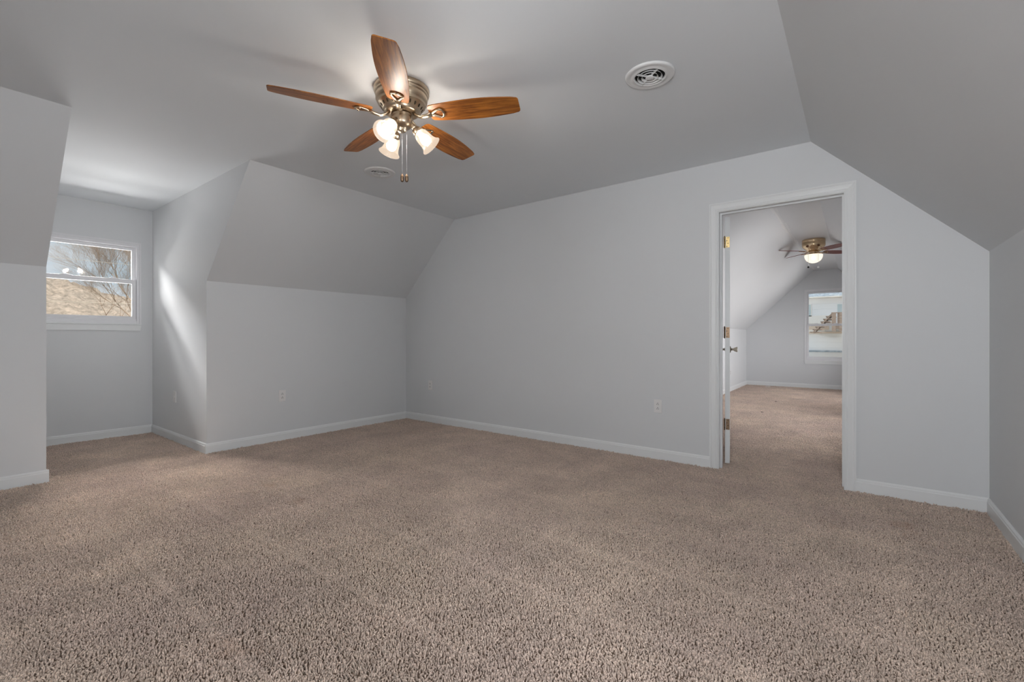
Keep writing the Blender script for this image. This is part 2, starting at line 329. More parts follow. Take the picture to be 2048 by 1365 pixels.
def carpet_obj(name, label, rects, sp):
    pm = [tuft_patch('pile_patch', PL, sp) for _ in range(3)]
    pts = []
    for x0, y0, x1, y1 in rects:
        nx = max(1, math.ceil((x1-x0)/PL)); ny = max(1, math.ceil((y1-y0)/PL)); sx = (x1-x0-PL)/max(1, nx-1); sy = (y1-y0-PL)/max(1, ny-1)
        for i in range(nx):
            for j in range(ny): pts.append((x0+PL/2+i*sx, y0+PL/2+j*sy))
    # all patches joined through mesh data copies in one geometry-node object
    me = bpy.data.meshes.new(name); me.from_pydata([(x, y, 0) for x, y in pts], [], []); me.materials.append(M_carpet)
    o = bpy.data.objects.new(name, me); COL.objects.link(o)
    src = bpy.data.collections.new('pile_sources')
    for m in pm:
        so_ = bpy.data.objects.new('pile_patch', m); src.objects.link(so_)
    g = bpy.data.node_groups.new('pile', 'GeometryNodeTree')
    g.interface.new_socket('Geometry', in_out='INPUT', socket_type='NodeSocketGeometry'); g.interface.new_socket('Geometry', in_out='OUTPUT', socket_type='NodeSocketGeometry')
    gi = g.nodes.new('NodeGroupInput'); go = g.nodes.new('NodeGroupOutput'); ip = g.nodes.new('GeometryNodeInstanceOnPoints'); ci = g.nodes.new('GeometryNodeCollectionInfo')
    ci.inputs['Collection'].default_value = src; ci.inputs['Separate Children'].default_value = True; ip.inputs['Pick Instance'].default_value = True
    rv = g.nodes.new('FunctionNodeRandomValue'); rv.data_type = 'INT'; rv.inputs['Min'].default_value = 0; rv.inputs['Max'].default_value = 3
    mt = g.nodes.new('ShaderNodeMath'); mt.operation = 'MULTIPLY'; mt.inputs[1].default_value = PI/2
    cb = g.nodes.new('ShaderNodeCombineXYZ')
    ri = g.nodes.new('FunctionNodeRandomValue'); ri.data_type = 'INT'; ri.inputs['Min'].default_value = 0; ri.inputs['Max'].default_value = 2; ri.inputs['Seed'].default_value = 5
    L = g.links.new
    osk = [s for s in rv.outputs if s.type == 'INT'][0]; osk2 = [s for s in ri.outputs if s.type == 'INT'][0]
    for r_, lo, hi in ((rv, 0, 3), (ri, 0, 2)):
        ii = [s for s in r_.inputs if s.type == 'INT' and s.name in ('Min', 'Max')]; ii[0].default_value = lo; ii[1].default_value = hi
    L(osk, mt.inputs[0]); L(mt.outputs[0], cb.inputs['Z']); L(gi.outputs[0], ip.inputs['Points']); L(ci.outputs[0], ip.inputs['Instance'])
    L(osk2, ip.inputs['Instance Index']); L(cb.outputs[0], ip.inputs['Rotation'])
    mp_ = g.nodes.new('GeometryNodeMeshToPoints'); L(gi.outputs[0], mp_.inputs[0]); L(mp_.outputs[0], ip.inputs['Points'])
    L(ip.outputs[0], go.inputs[0])
    md = o.modifiers.new('pile', 'NODES'); md.node_group = g
    return tag(o, label, 'carpet', kind='stuff')
carpet_obj('carpet', 'tan cut-pile carpet covering the attic room, its dormer and the room beyond the door',
           [(Xk+.01, Yb, Xr-.01, Yg-.01), (Xd+.01, D0+.01, Xk+.02, D1-.01), (DX0, Yg-.02, DX1, Y2+.02), (RL+.01, Y2, RR-.01, Ye-.01)], .0074)

# ------------------------------------------------------------------ door 1: jamb, casing, leaf
b = MB()
JT = .019
b.box((DX0-JT, Yg-.002, -.012), (DX0, Y2+.002, DZ)); b.box((DX1, Yg-.002, -.012), (DX1+JT, Y2+.002, DZ)); b.box((DX0-JT, Yg-.002, DZ), (DX1+JT, Y2+.002, DZ+JT))
# stops
sy0, sy1 = Y2-.036-.032, Y2-.037
b.box((DX0, sy0, -.012), (DX0+.011, sy1, DZ)); b.box((DX1-.011, sy0, -.012), (DX1, sy1, DZ)); b.box((DX0+.011, sy0, DZ-.011), (DX1-.011, sy1, DZ))
door = struct(b.build('door_1', M_trim))
def casing(yw, s):
    b = MB(); CW = .063; x0, x1, zt = DX0-.006, DX1+.006, DZ+.006
    prof = [(0, 0), (0, .009), (.010, .012), (.018, .009), (.030, .011), (.044, .015), (.050, .0135), (.056, .017), (CW, .017), (CW, 0)]
    path = []
    rings = []
    for corner in range(4):
        ring = []
        for a, t in prof:
            if corner == 0: p = (x0-a, yw - s*t, -.012)
            elif corner == 1: p = (x0-a, yw - s*t, zt+a)
            elif corner == 2: p = (x1+a, yw - s*t, zt+a)
            else: p = (x1+a, yw - s*t, -.012)
            ring.append(b.bm.verts.new(p))
        rings.append(ring)
    n = len(prof)
    for A, B_ in zip(rings, rings[1:]):
        for k in range(n): b._f([A[k], A[(k+1) % n], B_[(k+1) % n], B_[k]])
    b._f(rings[0]); b._f(rings[-1][::-1])
    return b
casing(Yg, 1).build('door_casing', M_trim, door); casing(Y2, -1).build('door_casing', M_trim, door)
# leaf: local x along the width from the hinge edge, y thickness, hinged at the far face of the wall
LW, LT, LZ0, LZ1 = .785, .035, .014, 2.032
lm = MB()
xs = [0, .11, .34, .445, .675, LW]; zs = [LZ0, .24, .86, 1.02, 1.62, 1.72, 1.90, LZ1]
for side in (0, 1):
    y = -LT/2 if side == 0 else LT/2; sg = -1 if side == 0 else 1
    for i in range(5):
        for j in range(7):
            xa, xb, za, zb = xs[i], xs[i+1], zs[j], zs[j+1]
            if i in (1, 3) and j in (1, 3, 5):
                def ring(o, d): return [lm._v((xa+o, y-sg*d, za+o)), lm._v((xb-o, y-sg*d, za+o)), lm._v((xb-o, y-sg*d, zb-o)), lm._v((xa+o, y-sg*d, zb-o))]
                R = [ring(0, 0), ring(.008, .008), ring(.022, .008), ring(.034, .003)]
                for A, B_ in zip(R, R[1:]):
                    for k in range(4): lm._f([A[k], A[(k+1) % 4], B_[(k+1) % 4], B_[k]])
                lm._f(R[-1])
            else: lm._f([lm._v((xa, y, za)), lm._v((xb, y, za)), lm._v((xb, y, zb)), lm._v((xa, y, zb))])
h = LT/2
for q in (((0, -h, LZ0), (0, h, LZ0), (0, h, LZ1), (0, -h, LZ1)), ((LW, -h, LZ0), (LW, h, LZ0), (LW, h, LZ1), (LW, -h, LZ1)), ((0, -h, LZ0), (LW, -h, LZ0), (LW, h, LZ0), (0, h, LZ0)), ((0, -h, LZ1), (LW, -h, LZ1), (LW, h, LZ1), (0, h, LZ1))):
    lm._f([lm._v(p) for p in q])
bmesh.ops.remove_doubles(lm.bm, verts=lm.bm.verts[:], dist=1e-5)
leafang = math.radians(90 + 11.5)
ax = Vector((math.cos(leafang), math.sin(leafang), 0)); pn = Vector((math.sin(leafang), -math.cos(leafang), 0))  # pn points to +X side
hinge_corner = Vector((-.866, 4.034, 0))      # left corner of the hinge edge
lo = hinge_corner + pn*h
leaf = lm.build('door_leaf', M_trim, door, loc=lo, rot=(0, 0, leafang))
def to_leaf(): return Matrix.Translation(lo) @ Matrix.Rotation(leafang, 4, 'Z')
for hz, mm in ((1.826, M_brass), (1.085, M_oldbrass), (.332, M_oldbrass)):
    # leaf plate on the door edge; jamb plate; knuckle between
    b = MB()
    b.box((-.0022, -h+.001, hz-.044), (0, h-.006, hz+.044))
    b.mi = 1
    for k, (yy, zz) in enumerate(((-.004, .034), (.004, .012), (-.004, -.010), (.004, -.034))):
        b.M = Matrix.Translation((-.0024, yy, hz+zz)) @ Matrix.Rotation(PI/2, 4, 'Y'); b.lathe([(.0001, -.0007), (.0035, -.0006), (.0035, .001)], 12, True, True); b.M = Matrix()
    b.mi = 0
    hg = b.build('hinge', [mm, M_dark], leaf); hg['label'] = 'bright brass hinge' if mm is M_brass else 'tarnished brass hinge'
    k = MB()
    # knuckle on the far-left corner, local y=+h is the left (-X) face
    kp = (-.006, h+.004)
    for i in range(5):
        k.M = Matrix.Translation((kp[0], kp[1], hz-.044+i*.0178)); k.lathe([(.0062, 0), (.0062, .0168)], 14, True, True)
    k.M = Matrix.Translation((kp[0], kp[1], hz-.047)); k.lathe([(.0001, -.002), (.0045, 0), (.0045, .094), (.0055, .096), (.0001, .099)], 12)
    k.build('hinge_pin', mm, hg)
    j = MB(); j.box((DX0-.001, Y2-.034, hz-.044), (DX0+.0018, Y2+.010, hz+.044)); jp = j.build('hinge_plate', mm, door)
for s in (-1, 1):
    b = MB(); b.M = Matrix.Translation((LW-.06, s*h, .93)) @ Matrix.Rotation(-s*PI/2, 4, 'X')
    b.lathe([(.0001, 0), (.031, 0), (.031, .004), (.026, .008), (.012, .011), (.0095, .020), (.010, .028), (.016, .036), (.021, .048), (.0245, .058), (.025, .062), (.021, .065), (.006, .064), (.0001, .064)], 32)
    b.build('door_knob', M_knob, leaf)

# ------------------------------------------------------------------ double-hung windows
def window(name, wd, ht, rail, M, apron=.062, locks=()):
    """local frame: x across, z up from opening bottom, y = 0 wall face, +y outward; M places it"""
    fr = MB()
    c, t = .016, .006
    # outer trim bead
    fr.box((-c, -t, -.0), (0, .0, ht+c)); fr.box((wd, -t, 0), (wd+c, 0, ht+c)); fr.box((0, -t, ht), (wd, 0, ht+c))
    # vinyl frame in the opening
    f = .022
    fr.box((0, .0, 0), (f, .13, ht)); fr.box((wd-f, .0, 0), (wd, .13, ht)); fr.box((f, .0, ht-f-.012), (wd-f, .13, ht)); fr.box((f, .0, 0), (wd-f, .13, .030)); fr.box((f, .012, .03), (wd-f, .022, .052))
    fr.box((f, .040, .05), (f+.006, .046, ht-f)); fr.box((wd-f-.006, .040, .05), (wd-f, .046, ht-f))
    root = fr.build(name, M_vinyl, bevel=.0015); root['kind'] = 'structure'
    root.matrix_world = M
    b = MB(); b.box((-c, -.020, -.014), (wd+c, .0, 0)); b.prism([(-c, 0, -.014), (wd+c, 0, -.014), (wd+c-.008, 0, -.014-apron), (-c+.008, 0, -.014-apron)], (0, -.012, 0))
    b.build('window_sill', M_trim, root, bevel=.002)
    def sash(z0, z1, y0, st, bot, top, inner):
        s = MB(); x0, x1 = f+.002, wd-f-.002
        s.box((x0, y0, z0), (x0+st, y0+.026, z1)); s.box((x1-st, y0, z0), (x1, y0+.026, z1)); s.box((x0+st, y0, z0), (x1-st, y0+.026, z0+bot)); s.box((x0+st, y0, z1-top), (x1-st, y0+.026, z1))
        o = s.build('window_sash', M_vinyl, root, bevel=.0015)
        g = MB(); g.box((x0+st-.003, y0+.011, z0+bot-.003), (x1-st+.003, y0+.015, z1-top+.003)); g.build('pane', M_glass, o)
        return o
    low = sash(.034, rail+.022, .016, .034, .044, .044, True)
    sash(rail-.016, ht-f-.014, .048, .030, .036, .032, False)
    for lx in (.27, .73):
        l = MB(); x = wd*lx; z = rail+.022
        l.prism([(x-.045, .018, z), (x+.045, .018, z), (x+.038, .018, z+.005), (x+.012, .018, z+.011), (x-.02, .018, z+.011), (x-.036, .018, z+.004)], (0, .020, 0))
        l.build('window_lock', M_vinyl, low, bevel=.001)
    return root
# dormer: outward is -X; across runs along +Y
Mw = Matrix(((0, -1, 0, Xd), (1, 0, 0, WY0), (0, 0, 1, WZ0), (0, 0, 0, 1)))
window('window_1', WY1-WY0, WZ1-WZ0, 1.648-WZ0, Mw)
Mw2 = Matrix.Translation((VX0, Ye, VZ0))
window('window_2', VX1-VX0, VZ1-VZ0, 1.310-VZ0, Mw2)
Mw3 = Matrix(((-1, 0, 0, .54), (0, -1, 0, Yb), (0, 0, 1, .9), (0, 0, 0, 1)))
window('added_window_3', .8, 1.1, .55, Mw3)  # unseen window added to bring in light from behind the camera
Mw4 = Matrix(((0, 1, 0, RR), (-1, 0, 0, 7.4), (0, 0, 1, .5), (0, 0, 0, 1)))
window('added_window_5', 1.1, 1.1, .55, Matrix(((0, 1, 0, Xe), (-1, 0, 0, .8), (0, 0, 1, .95), (0, 0, 0, 1))))  # unseen window added to light the main room from the right
window('added_window_4', 2.2, .67, .33, Mw4, apron=.03)  # unseen window added to light the far room from its right
window('added_window_6', 2.2, .67, .33, Matrix(((0, 1, 0, RR), (-1, 0, 0, 10.4), (0, 0, 1, .5), (0, 0, 0, 1))), apron=.03)  # another unseen window, added to brighten the far room's end

# ------------------------------------------------------------------ ceiling fans
def blade_shape(L, w0, w1, wt, n=22, rc=.018, slant=.0):
    """outline in the blade's plane: x from 0 to L"""
    def half(t): # width along the blade
        a = w0/2 + (w1/2-w0/2)*math.sin(min(1, t/.55)*PI/2); 
        if t > .55: a = w1/2 + (wt/2-w1/2)*((t-.55)/.45)**1.7
        return a
    up = []
    r0 = .02
    for i in range(7): an = PI - i*PI/12; up.append((r0+r0*math.cos(an)*1.0, (half(0)-r0) + r0*math.sin(an)))
    for i in range(1, n): t = i/n*(1-rc/L)+.03*(1-i/n); up.append((t*L, half(t)))
    for i in range(5): an = PI/2 - i*PI/8; up.append((L-rc+rc*math.cos(an), (wt/2-rc) + rc*math.sin(an)))
    dn = [(x, -y) for x, y in reversed(up)]
    return up + dn
def make_fan_main():
    X0, Y0 = -2.05, 1.67
    fan = empty('ceiling_fan', (X0, Y0, Zc)); tag(fan, 'large antique brass ceiling fan with five wood blades and three lit bell shades', 'ceiling fan')
    b = MB()
    b.lathe([(.0001, 0), (.140, 0), (.150, -.003), (.153, -.008), (.153, -.026), (.149, -.031), (.146, -.033), (.148, -.038), (.146, -.044), (.141, -.047), (.143, -.051), (.143, -.068), (.138, -.080), (.130, -.090),
             (.132, -.093), (.127, -.098), (.119, -.103), (.105, -.124), (.096, -.131), (.098, -.135), (.088, -.140), (.074, -.143), (.060, -.146), (.0001, -.147)], 64)
    b.mi = 1
    nS = 22
    for k in range(nS):
        a = 2*PI*k/nS; b.M = Matrix.Rotation(a, 4, 'Z') @ Matrix.Translation((.1126, 0, -.1130)) @ Matrix.Rotation(PI/2+math.radians(33.7), 4, 'Y')
        pts = [(.0100*math.cos(t)*1.0, .0056*math.sin(t)) for t in [2*PI*i/12 for i in range(12)]]
        b.prism([(x, y, -.0008) for x, y in pts], (0, 0, .0024)); b.M = Matrix()
    b.build('motor_housing', [M_bronze, simple('slot_shadow_metal', (.05, .035, .02), .6, .5)], fan)
    PH = math.radians(314.5); pitch = math.radians(12.5)
    zb = -.154
    for i in range(5):
        a = PH + i*2*PI/5
        R = Matrix.Rotation(a, 4, 'Z')
        # +t edge lower
        Bm = R @ Matrix.Translation((.165, 0, zb)) @ Matrix.Rotation(-pitch, 4, 'X')
        bm_ = MB(); sh = blade_shape(.508, .116, .152, .110)
        bm_.prism([(x, y, 0) for x, y in sh], (0, 0, .0055))
        bl = bm_.build('fan_blade', M_wood, fan, bevel=.0012); bl.matrix_local = Bm
        # bracket, in the blade's own frame (a triangular cast foot under the blade with a curved neck to the hub)
        k = MB()
        k.tube([(-.095, 0, .010), (-.075, 0, -.006), (-.048, 0, -.018), (-.014, 0, -.014), (.012, 0, -.006)], [.015, .014, .013, .015, .018], 10, .55)
        for s in (-1, 1):
            k.tube([(.008, 0, -.006), (.028, s*.012, -.005), (.050, s*.026, -.005), (.066, s*.031, -.005), (.078, s*.024, -.005), (.083, s*.010, -.005), (.084, -s*.001, -.005)], [.011, .0085, .0075, .007, .007, .007, .0065], 8, .6)
        for px, py in ((.066, .030), (.066, -.030), (.020, 0)):
            k.M = Matrix.Translation((px, py, -.011)); k.lathe([(.0001, -.0015), (.0045, 0), (.0055, .004), (.0055, .010)], 12); k.M = Matrix()
        k.build('blade_bracket', M_bronze, bl)
    b = MB()
    b.lathe([(.045, -.1465), (.058, -.149), (.061, -.155), (.058, -.160), (.060, -.165), (.059, -.200), (.054, -.212), (.041, -.221), (.030, -.224), (.026, -.230), (.024, -.240), (.016, -.245), (.0001, -.246)], 48, cap0=True)
    fit = b.build('light_fitter', M_bronze, fan)
    tilt = math.radians(45)
    for a in (math.radians(47), math.radians(167), math.radians(-73)):
        R = Matrix.Rotation(a, 4, 'Z')
        ar = MB()
        ar.tube([(.040, 0, -.192), (.052, 0, -.196), (.066, 0, -.208), (.078, 0, -.224)], [.013, .013, .014, .018], 14)
        # socket cup
        S = R @ Matrix.Translation((.073, 0, -.220)) @ Matrix.Rotation(PI - tilt, 4, 'Y')
        arm = ar.build('light_arm', M_bronze, fan); arm.matrix_local = R
        Sl = Matrix.Translation((.073, 0, -.220)) @ Matrix.Rotation(PI - tilt, 4, 'Y')
        cu = MB(); cu.lathe([(.0001, -.002), (.020, 0), (.026, .008), (.029, .022), (.030, .030), (.027, .032), (.025, .024), (.0001, .022)], 28)
        co = cu.build('shade_holder', M_bronze, arm); co.matrix_local = Sl
        sh = MB()
        prof = [(.026, .026), (.032, .032), (.038, .044), (.0415, .058), (.0430, .074), (.0440, .092), (.0475, .108), (.054, .121), (.062, .129)]
        inner = [(r-.0028, z) for r, z in prof][::-1]
        sh.lathe(prof + [(.0615, .1315)] + inner, 40, closed=True)
        so_ = sh.build('lamp_shade', M_shade, arm); so_.matrix_local = Sl
        bu = MB(); bu.lathe([(.0001, .020), (.012, .022), (.013, .040), (.019, .056), (.0265, .070), (.029, .083), (.027, .096), (.019, .107), (.009, .1115), (.0001, .1125)], 24)
        bo = bu.build('light_bulb', M_bulb, arm); bo.matrix_local = Sl
    for (dx, dy) in ((.016, -.010), (.035, .006)):
        ch = MB(); n = 62; z0, z1 = -.235, -.492
        ch.tube([(dx, dy, z0+.02), (dx, dy, z1)], .0005, 6)
        for k in range(n):
            z = z0 + (z1-z0)*k/n; ch.M = Matrix.Translation((dx, dy, z)); ch.lathe([(.0001, -.0013), (.0011, 0), (.0001, .0013)], 6); ch.M = Matrix()
        co = ch.build('pull_chain', M_chain, fan)
        pu = MB(); pu.M = Matrix.Translation((dx, dy, z1))
        pu.lathe([(.0001, .006), (.003, .005), (.004, 0), (.0085, -.004), (.0095, -.012), (.0095, -.030), (.0075, -.037), (.004, -.040), (.0001, -.040)], 16)
        pu.build('chain_pull', M_oldbrass, co)
    return fan
make_fan_main()
def make_fan_far():
    fan = empty('ceiling_fan', (-.50, 7.8, Zc)); tag(fan, 'small brass hugger fan with four cherry blades and a glowing bowl, beyond the doorway', 'ceiling fan')
    b = MB(); b.lathe([(.0001, 0), (.138, 0), (.142, -.008), (.142, -.038), (.138, -.042), (.142, -.047), (.143, -.085), (.136, -.105), (.110, -.130), (.088, -.150), (.082, -.165), (.055, -.170), (.052, -.200), (.066, -.204), (.108, -.209), (.110, -.216), (.0001, -.218)], 48)
    b.build('motor_housing', M_bronze2, fan)
    for i in range(4):
        a = math.radians(44 + 90*i); R = Matrix.Rotation(a, 4, 'Z')
        bm_ = MB(); sh = blade_shape(.375, .085, .115, .075, rc=.03)
        bm_.prism([(x, y, 0) for x, y in sh], (0, 0, .006))
        bl = bm_.build('fan_blade', M_wood2, fan, bevel=.001); bl.matrix_local = R @ Matrix.Translation((.150, 0, -.172)) @ Matrix.Rotation(math.radians(-13), 4, 'X')
        k = MB(); k.tube([(-.085, 0, -.002), (-.05, 0, -.012), (-.015, 0, -.006), (.01, 0, -.004)], [.010, .009, .009, .012], 8, .6)
        for s in (-1, 1): k.tube([(.005, 0, -.004), (.03, s*.022, -.004), (.058, s*.022, -.004), (.068, 0, -.004)], .006, 6, .6)
        k.build('blade_bracket', M_bronze2, bl)
    g = MB(); prof = [(.108, -.214), (.112, -.222), (.112, -.240), (.104, -.270), (.086, -.300), (.058, -.322), (.028, -.333), (.0001, -.336)]
    g.lathe(prof + [(max(.0001, r-.003), z+.003) for r, z in prof[::-1][1:]], 40); sh = g.build('lamp_shade', M_bowl, fan)
    bu = MB(); bu.M = Matrix.Translation((0, 0, -.262)); bu.lathe([(.0001, -.028), (.018, -.020), (.028, 0), (.018, .020), (.0001, .028)], 20)
    bu.build('light_bulb', M_bulb2, fan)
    for dx, m, l in ((-.055, M_dark, -.400), (.062, M_chain, -.412)):
        ch = MB(); ch.tube([(dx*1.0, -.10, -.205), (dx, -.118, -.24), (dx, -.118, l)], .0016, 6); co = ch.build('pull_chain', M_chain, fan)
        pu = MB(); pu.M = Matrix.Translation((dx, -.118, l)); pu.lathe([(.0001, .012), (.010, .006), (.013, -.003), (.010, -.012), (.0001, -.016)], 14); pu.build('chain_pull', m, co)
make_fan_far()

# ------------------------------------------------------------------ round ceiling vents
def vent(x, y, label, rot=0, s=1.0):
    v = empty('ceiling_vent', (x, y, Zc), (0, 0, rot)); tag(v, label, 'air vent', 'round ceiling vents')
    b = MB(); b.lathe([(.128, 0), (.128, -.004), (.124, -.010), (.116, -.012), (.104, -.009), (.092, -.010), (.085, -.014), (.080, -.014), (.077, -.008), (.077, 0)], 56, closed=True)
    b.build('vent_flange', M_vent, v)
    d = MB(); d.lathe([(.0001, -.0006), (.078, -.0006), (.078, -.0002), (.0001, -.0002)], 40); d.build('vent_dark_disc', M_dark, v)  # flat black disc in place of the shade inside the duct
    for r in (.064, .043, .023):
        c = MB(); c.lathe([(r, -.014), (r+.001, -.0145), (r-.006, -.004), (r-.007, -.004)], 40, closed=True) if r > .03 else c.lathe([(.0001, -.019), (r*.8, -.0185), (r, -.016), (r-.010, -.004), (.0001, -.004)], 32)
        c.build('vent_louver', M_vent, v)
    s_ = MB(); s_.box((-.078, -.0018, -.014), (.078, .0018, -.003)); s_.box((-.0018, -.078, -.0141), (.0018, .078, -.0031)); s_.build('vent_spoke', M_vent, v)
    return v
vent(-.885, 2.385, 'round white ceiling vent nearest the doorway, to the right of the fan', .9)
vent(-3.225, 2.395, 'round white ceiling vent between the fan and the left sloped wall', .9)

# ------------------------------------------------------------------ outlets
def outlet(loc, rz, label, kind='duplex', group='wall plates'):
    """local: plate in xz plane, facing -y"""
    o = empty('wall_outlet', loc, (0, 0, rz)); tag(o, label, 'outlet')
    b = MB(); b.box((-.035, -.006, -.0575), (.035, 0, .0575)); p = b.build('cover_plate', M_plate, o, bevel=.0025)
    if kind == 'duplex':
        for s in (-1, 1):
            k = MB(); k.M = Matrix.Translation((0, -.006, s*.0195))
            pts = [(.0165*math.cos(t), .0175*math.sin(t)) for t in [2*PI*i/24 for i in range(24)]]
            k.prism([(x, 0, max(-.0142, min(.0142, z))) for x, z in pts], (0, -.002, 0))
            k.mi = 1
            k.box((-.0080, -.0026, -.0075), (-.0048, -.0018, .0020)); k.box((.0048, -.0026, -.0075), (.0080, -.0018, .0015))
            k.M = Matrix.Translation((0, -.0079, s*.0195+.0078)) @ Matrix.Rotation(PI/2, 4, 'X'); k.lathe([(.0001, 0), (.0032, 0), (.0032, .0008), (.0001, .0008)], 10)
            k.build('outlet_socket', [M_plate, M_dark], o)
        k = MB(); k.M = Matrix.Translation((0, -.0058, 0)) @ Matrix.Rotation(PI/2, 4, 'X'); k.lathe([(.0001, .0015), (.0028, .0012), (.0032, 0)], 12); k.build('screw', M_chain, o)
    else:
        for s in (-1, 1):
            k = MB(); k.M = Matrix.Translation((0, -.0058, s*.030)) @ Matrix.Rotation(PI/2, 4, 'X'); k.lathe([(.0001, .0015), (.0028, .0012), (.0032, 0)], 12); k.build('screw', M_plate, o)
        k = MB(); k.M = Matrix.Translation((0, -.006, 0)); k.box((-.006, -.003, -.011), (.006, 0, .011)); k.build('jack', M_plate, o, bevel=.001)
    return o
outlet((Xk, 2.287, .448), PI/2, 'white duplex outlet on the left knee wall below the slope')
outlet((-4.229, Yg, .452), 0, 'white outlet plate on the gable wall next to the left corner')
outlet((-1.372, Yg, .450), 0, 'white duplex outlet on the gable wall beside the doorway')
outlet((-5.516, D1, .444), 0, 'white wall plate on the bright dormer side wall', 'jack')
outlet((RL, 9.69, .36), PI/2, 'white outlet on the low left wall of the room beyond the doorway')

# debris on the far carpet
M_paper = simple('paper', (.85, .84, .82), .8); M_lint = simple('lint', (.05, .035, .03), .9)
b = MB(); b.prism([(-.05, -.02, 0), (.03, -.03, .002), (.06, .0, .006), (.02, .025, .004), (-.03, .02, .001)], (0, 0, .003))
tag(b.build('paper_scrap', M_paper, loc=(-1.52, 11.0, .003)), 'white paper scrap on the carpet near the far room end wall', 'paper')
for (x, y, s, lb) in ((-1.058, 8.51, 1.0, 'dark lint speck on the far room carpet, farther from the doorway'), (-1.064, 7.19, .9, 'dark lint speck on the far room carpet, nearer the doorway')):
    b = MB(); rr = random.Random(int(y*10))
    pts = [((rr.uniform(.7, 1.2)*.020*s)*math.cos(2*PI*i/9), (rr.uniform(.6, 1.1)*.014*s)*math.sin(2*PI*i/9), rr.uniform(0, .004)) for i in range(9)]
    b.prism(pts, (0, 0, .004)); tag(b.build('lint', M_lint, loc=(x, y, .001)), lb, 'lint')

# ------------------------------------------------------------------ outdoors
GZ = -3.1
def ground_mat(name, c1, c2, sc):
    m, n, b = mat(name); g = N(n, 'ShaderNodeNewGeometry'); z = N(n, 'ShaderNodeTexNoise', Scale=sc, Detail=8.0, Roughness=.7); n.links.new(g.outputs['Position'], z.inputs['Vector'])
    r = N(n, 'ShaderNodeValToRGB'); e = r.color_ramp.elements; e[0].position = .35; e[0].color = (*c1, 1); e[1].position = .65; e[1].color = (*c2, 1)
    n.links.new(z.outputs['Fac'], r.inputs[0]); n.links.new(r.outputs[0], b.inputs['Base Color']); b.inputs['Roughness'].default_value = 1; b.inputs['Specular IOR Level'].default_value = 0; return m
M_lawn = ground_mat('winter_lawn', (.30, .26, .16), (.42, .36, .24), .6)
M_hill = ground_mat('bare_woods', (.30, .25, .20), (.66, .53, .42), .9)
M_bark = ground_mat('bark', (.34, .24, .17), (.55, .42, .32), 3)
M_drive = ground_mat('pale_concrete', (.52, .47, .40), (.60, .56, .50), 1.2)
b = MB(); b.box((-140, -90, GZ-.3), (60, 110, GZ)); tag(b.build('lawn', M_lawn), 'dry winter lawn around the house, seen through the windows', 'lawn', kind='structure')
b = MB(); b.box((-14, Ye+1.5, GZ), (16, 17.9, GZ+.03)); tag(b.build('driveway', M_drive), 'pale sunlit concrete driveway between the two houses', 'driveway')
# wooded hillside
def hill():
    b = MB(); nx, ny = 170, 60; rr = random.Random(3)
    from mathutils import noise
    V = []
    for j in range(ny):
        for i in range(nx):
            az = math.radians(60 + i*65/(nx-1))           # from +Y turning to -X
            t = j/(ny-1); dist = 90 + 110*t
            x, y = -dist*math.sin(az), dist*math.cos(az)
            # the ridge drops towards +Y
            k = max(0, min(1, (az-math.radians(64))/math.radians(24)))
            h = max(4 + 22*k**1.15, 16.6)*(1-(1-t)**2)
            h += 2.2*noise.noise((x*.05, y*.05, 0)) * t + 2.0*noise.noise((x*.26, y*.26, 3)) + 1.2*noise.noise((x*.7, y*.7, 8))
            V.append(b.bm.verts.new((x, y, GZ + max(-.1, h))))
    for j in range(ny-1):
        for i in range(nx-1): b._f([V[j*nx+i], V[j*nx+i+1], V[(j+1)*nx+i+1], V[(j+1)*nx+i]], True)
    return b.build('hillside', M_hill)
tag(hill(), 'brown leafless wooded hillside beyond the dormer window', 'hill', kind='structure')
def tree(name, base, H, seed, lean, label, depth=7, spread=.55, r0=.16, col=None):
    b = MB(); rr = random.Random(seed)
    def grow(p, d, L, r, k):
        n = 3; pts = [p]; q = p.copy(); dd = d.copy()
        for i in range(n):
            dd = (dd + Vector((rr.uniform(-1, 1), rr.uniform(-1, 1), rr.uniform(-.5, .9)))*.13).normalized(); q = q + dd*L/n; pts.append(q.copy())
        r1 = r*.62
        b.tube(pts, [r, r*.88, r*.76, r1], 6 if k < 3 else 3)
        if k >= depth: return
        nb = 2 if k < 2 else 3
        for i in range(nb + (k > 2) + (k > 4)):
            ax_ = Vector((rr.uniform(-1, 1), rr.uniform(-1, 1), rr.uniform(-.3, .6))).normalized()
            nd = (dd + ax_*spread*rr.uniform(.7, 1.4)).normalized()
            st = pts[-1] if i < 2 else pts[rr.choice((1, 2))]
            grow(st, nd, L*rr.uniform(.66, .86), r1*.82, k+1)
    grow(Vector((0, 0, 0)), Vector(lean).normalized(), H*.26, r0, 0)
    o = b.build(name, col or M_bark, loc=base, fix=False); return tag(o, label, 'tree')
def at(u, v, d):   # helper used only to seat distant things in plan: bearing and distance
    yaw = math.radians(37.212); F_ = Vector((-math.sin(yaw), math.cos(yaw), 0)); R_ = Vector((math.cos(yaw), math.sin(yaw), 0))
    p = F_*d + R_*d*(u-1024)/909.75; p.z = 1.04 + (676.46-v)/909.75*d; return p
p = at(318, 676, 27); tree('bare_tree', (p.x, p.y, GZ), 12.0, 11, (.02, .0, 1), 'bare spreading tree filling the right half of the dormer window', 8, .56, .15)
p = at(205, 676, 85); tree('bare_tree', (p.x, p.y, GZ), 19, 5, (0, 0, 1), 'hazy smaller bare tree behind the spreading one in the dormer window', 6, .6, .2)
M_wire = simple('wire', (.75, .66, .55), .6)
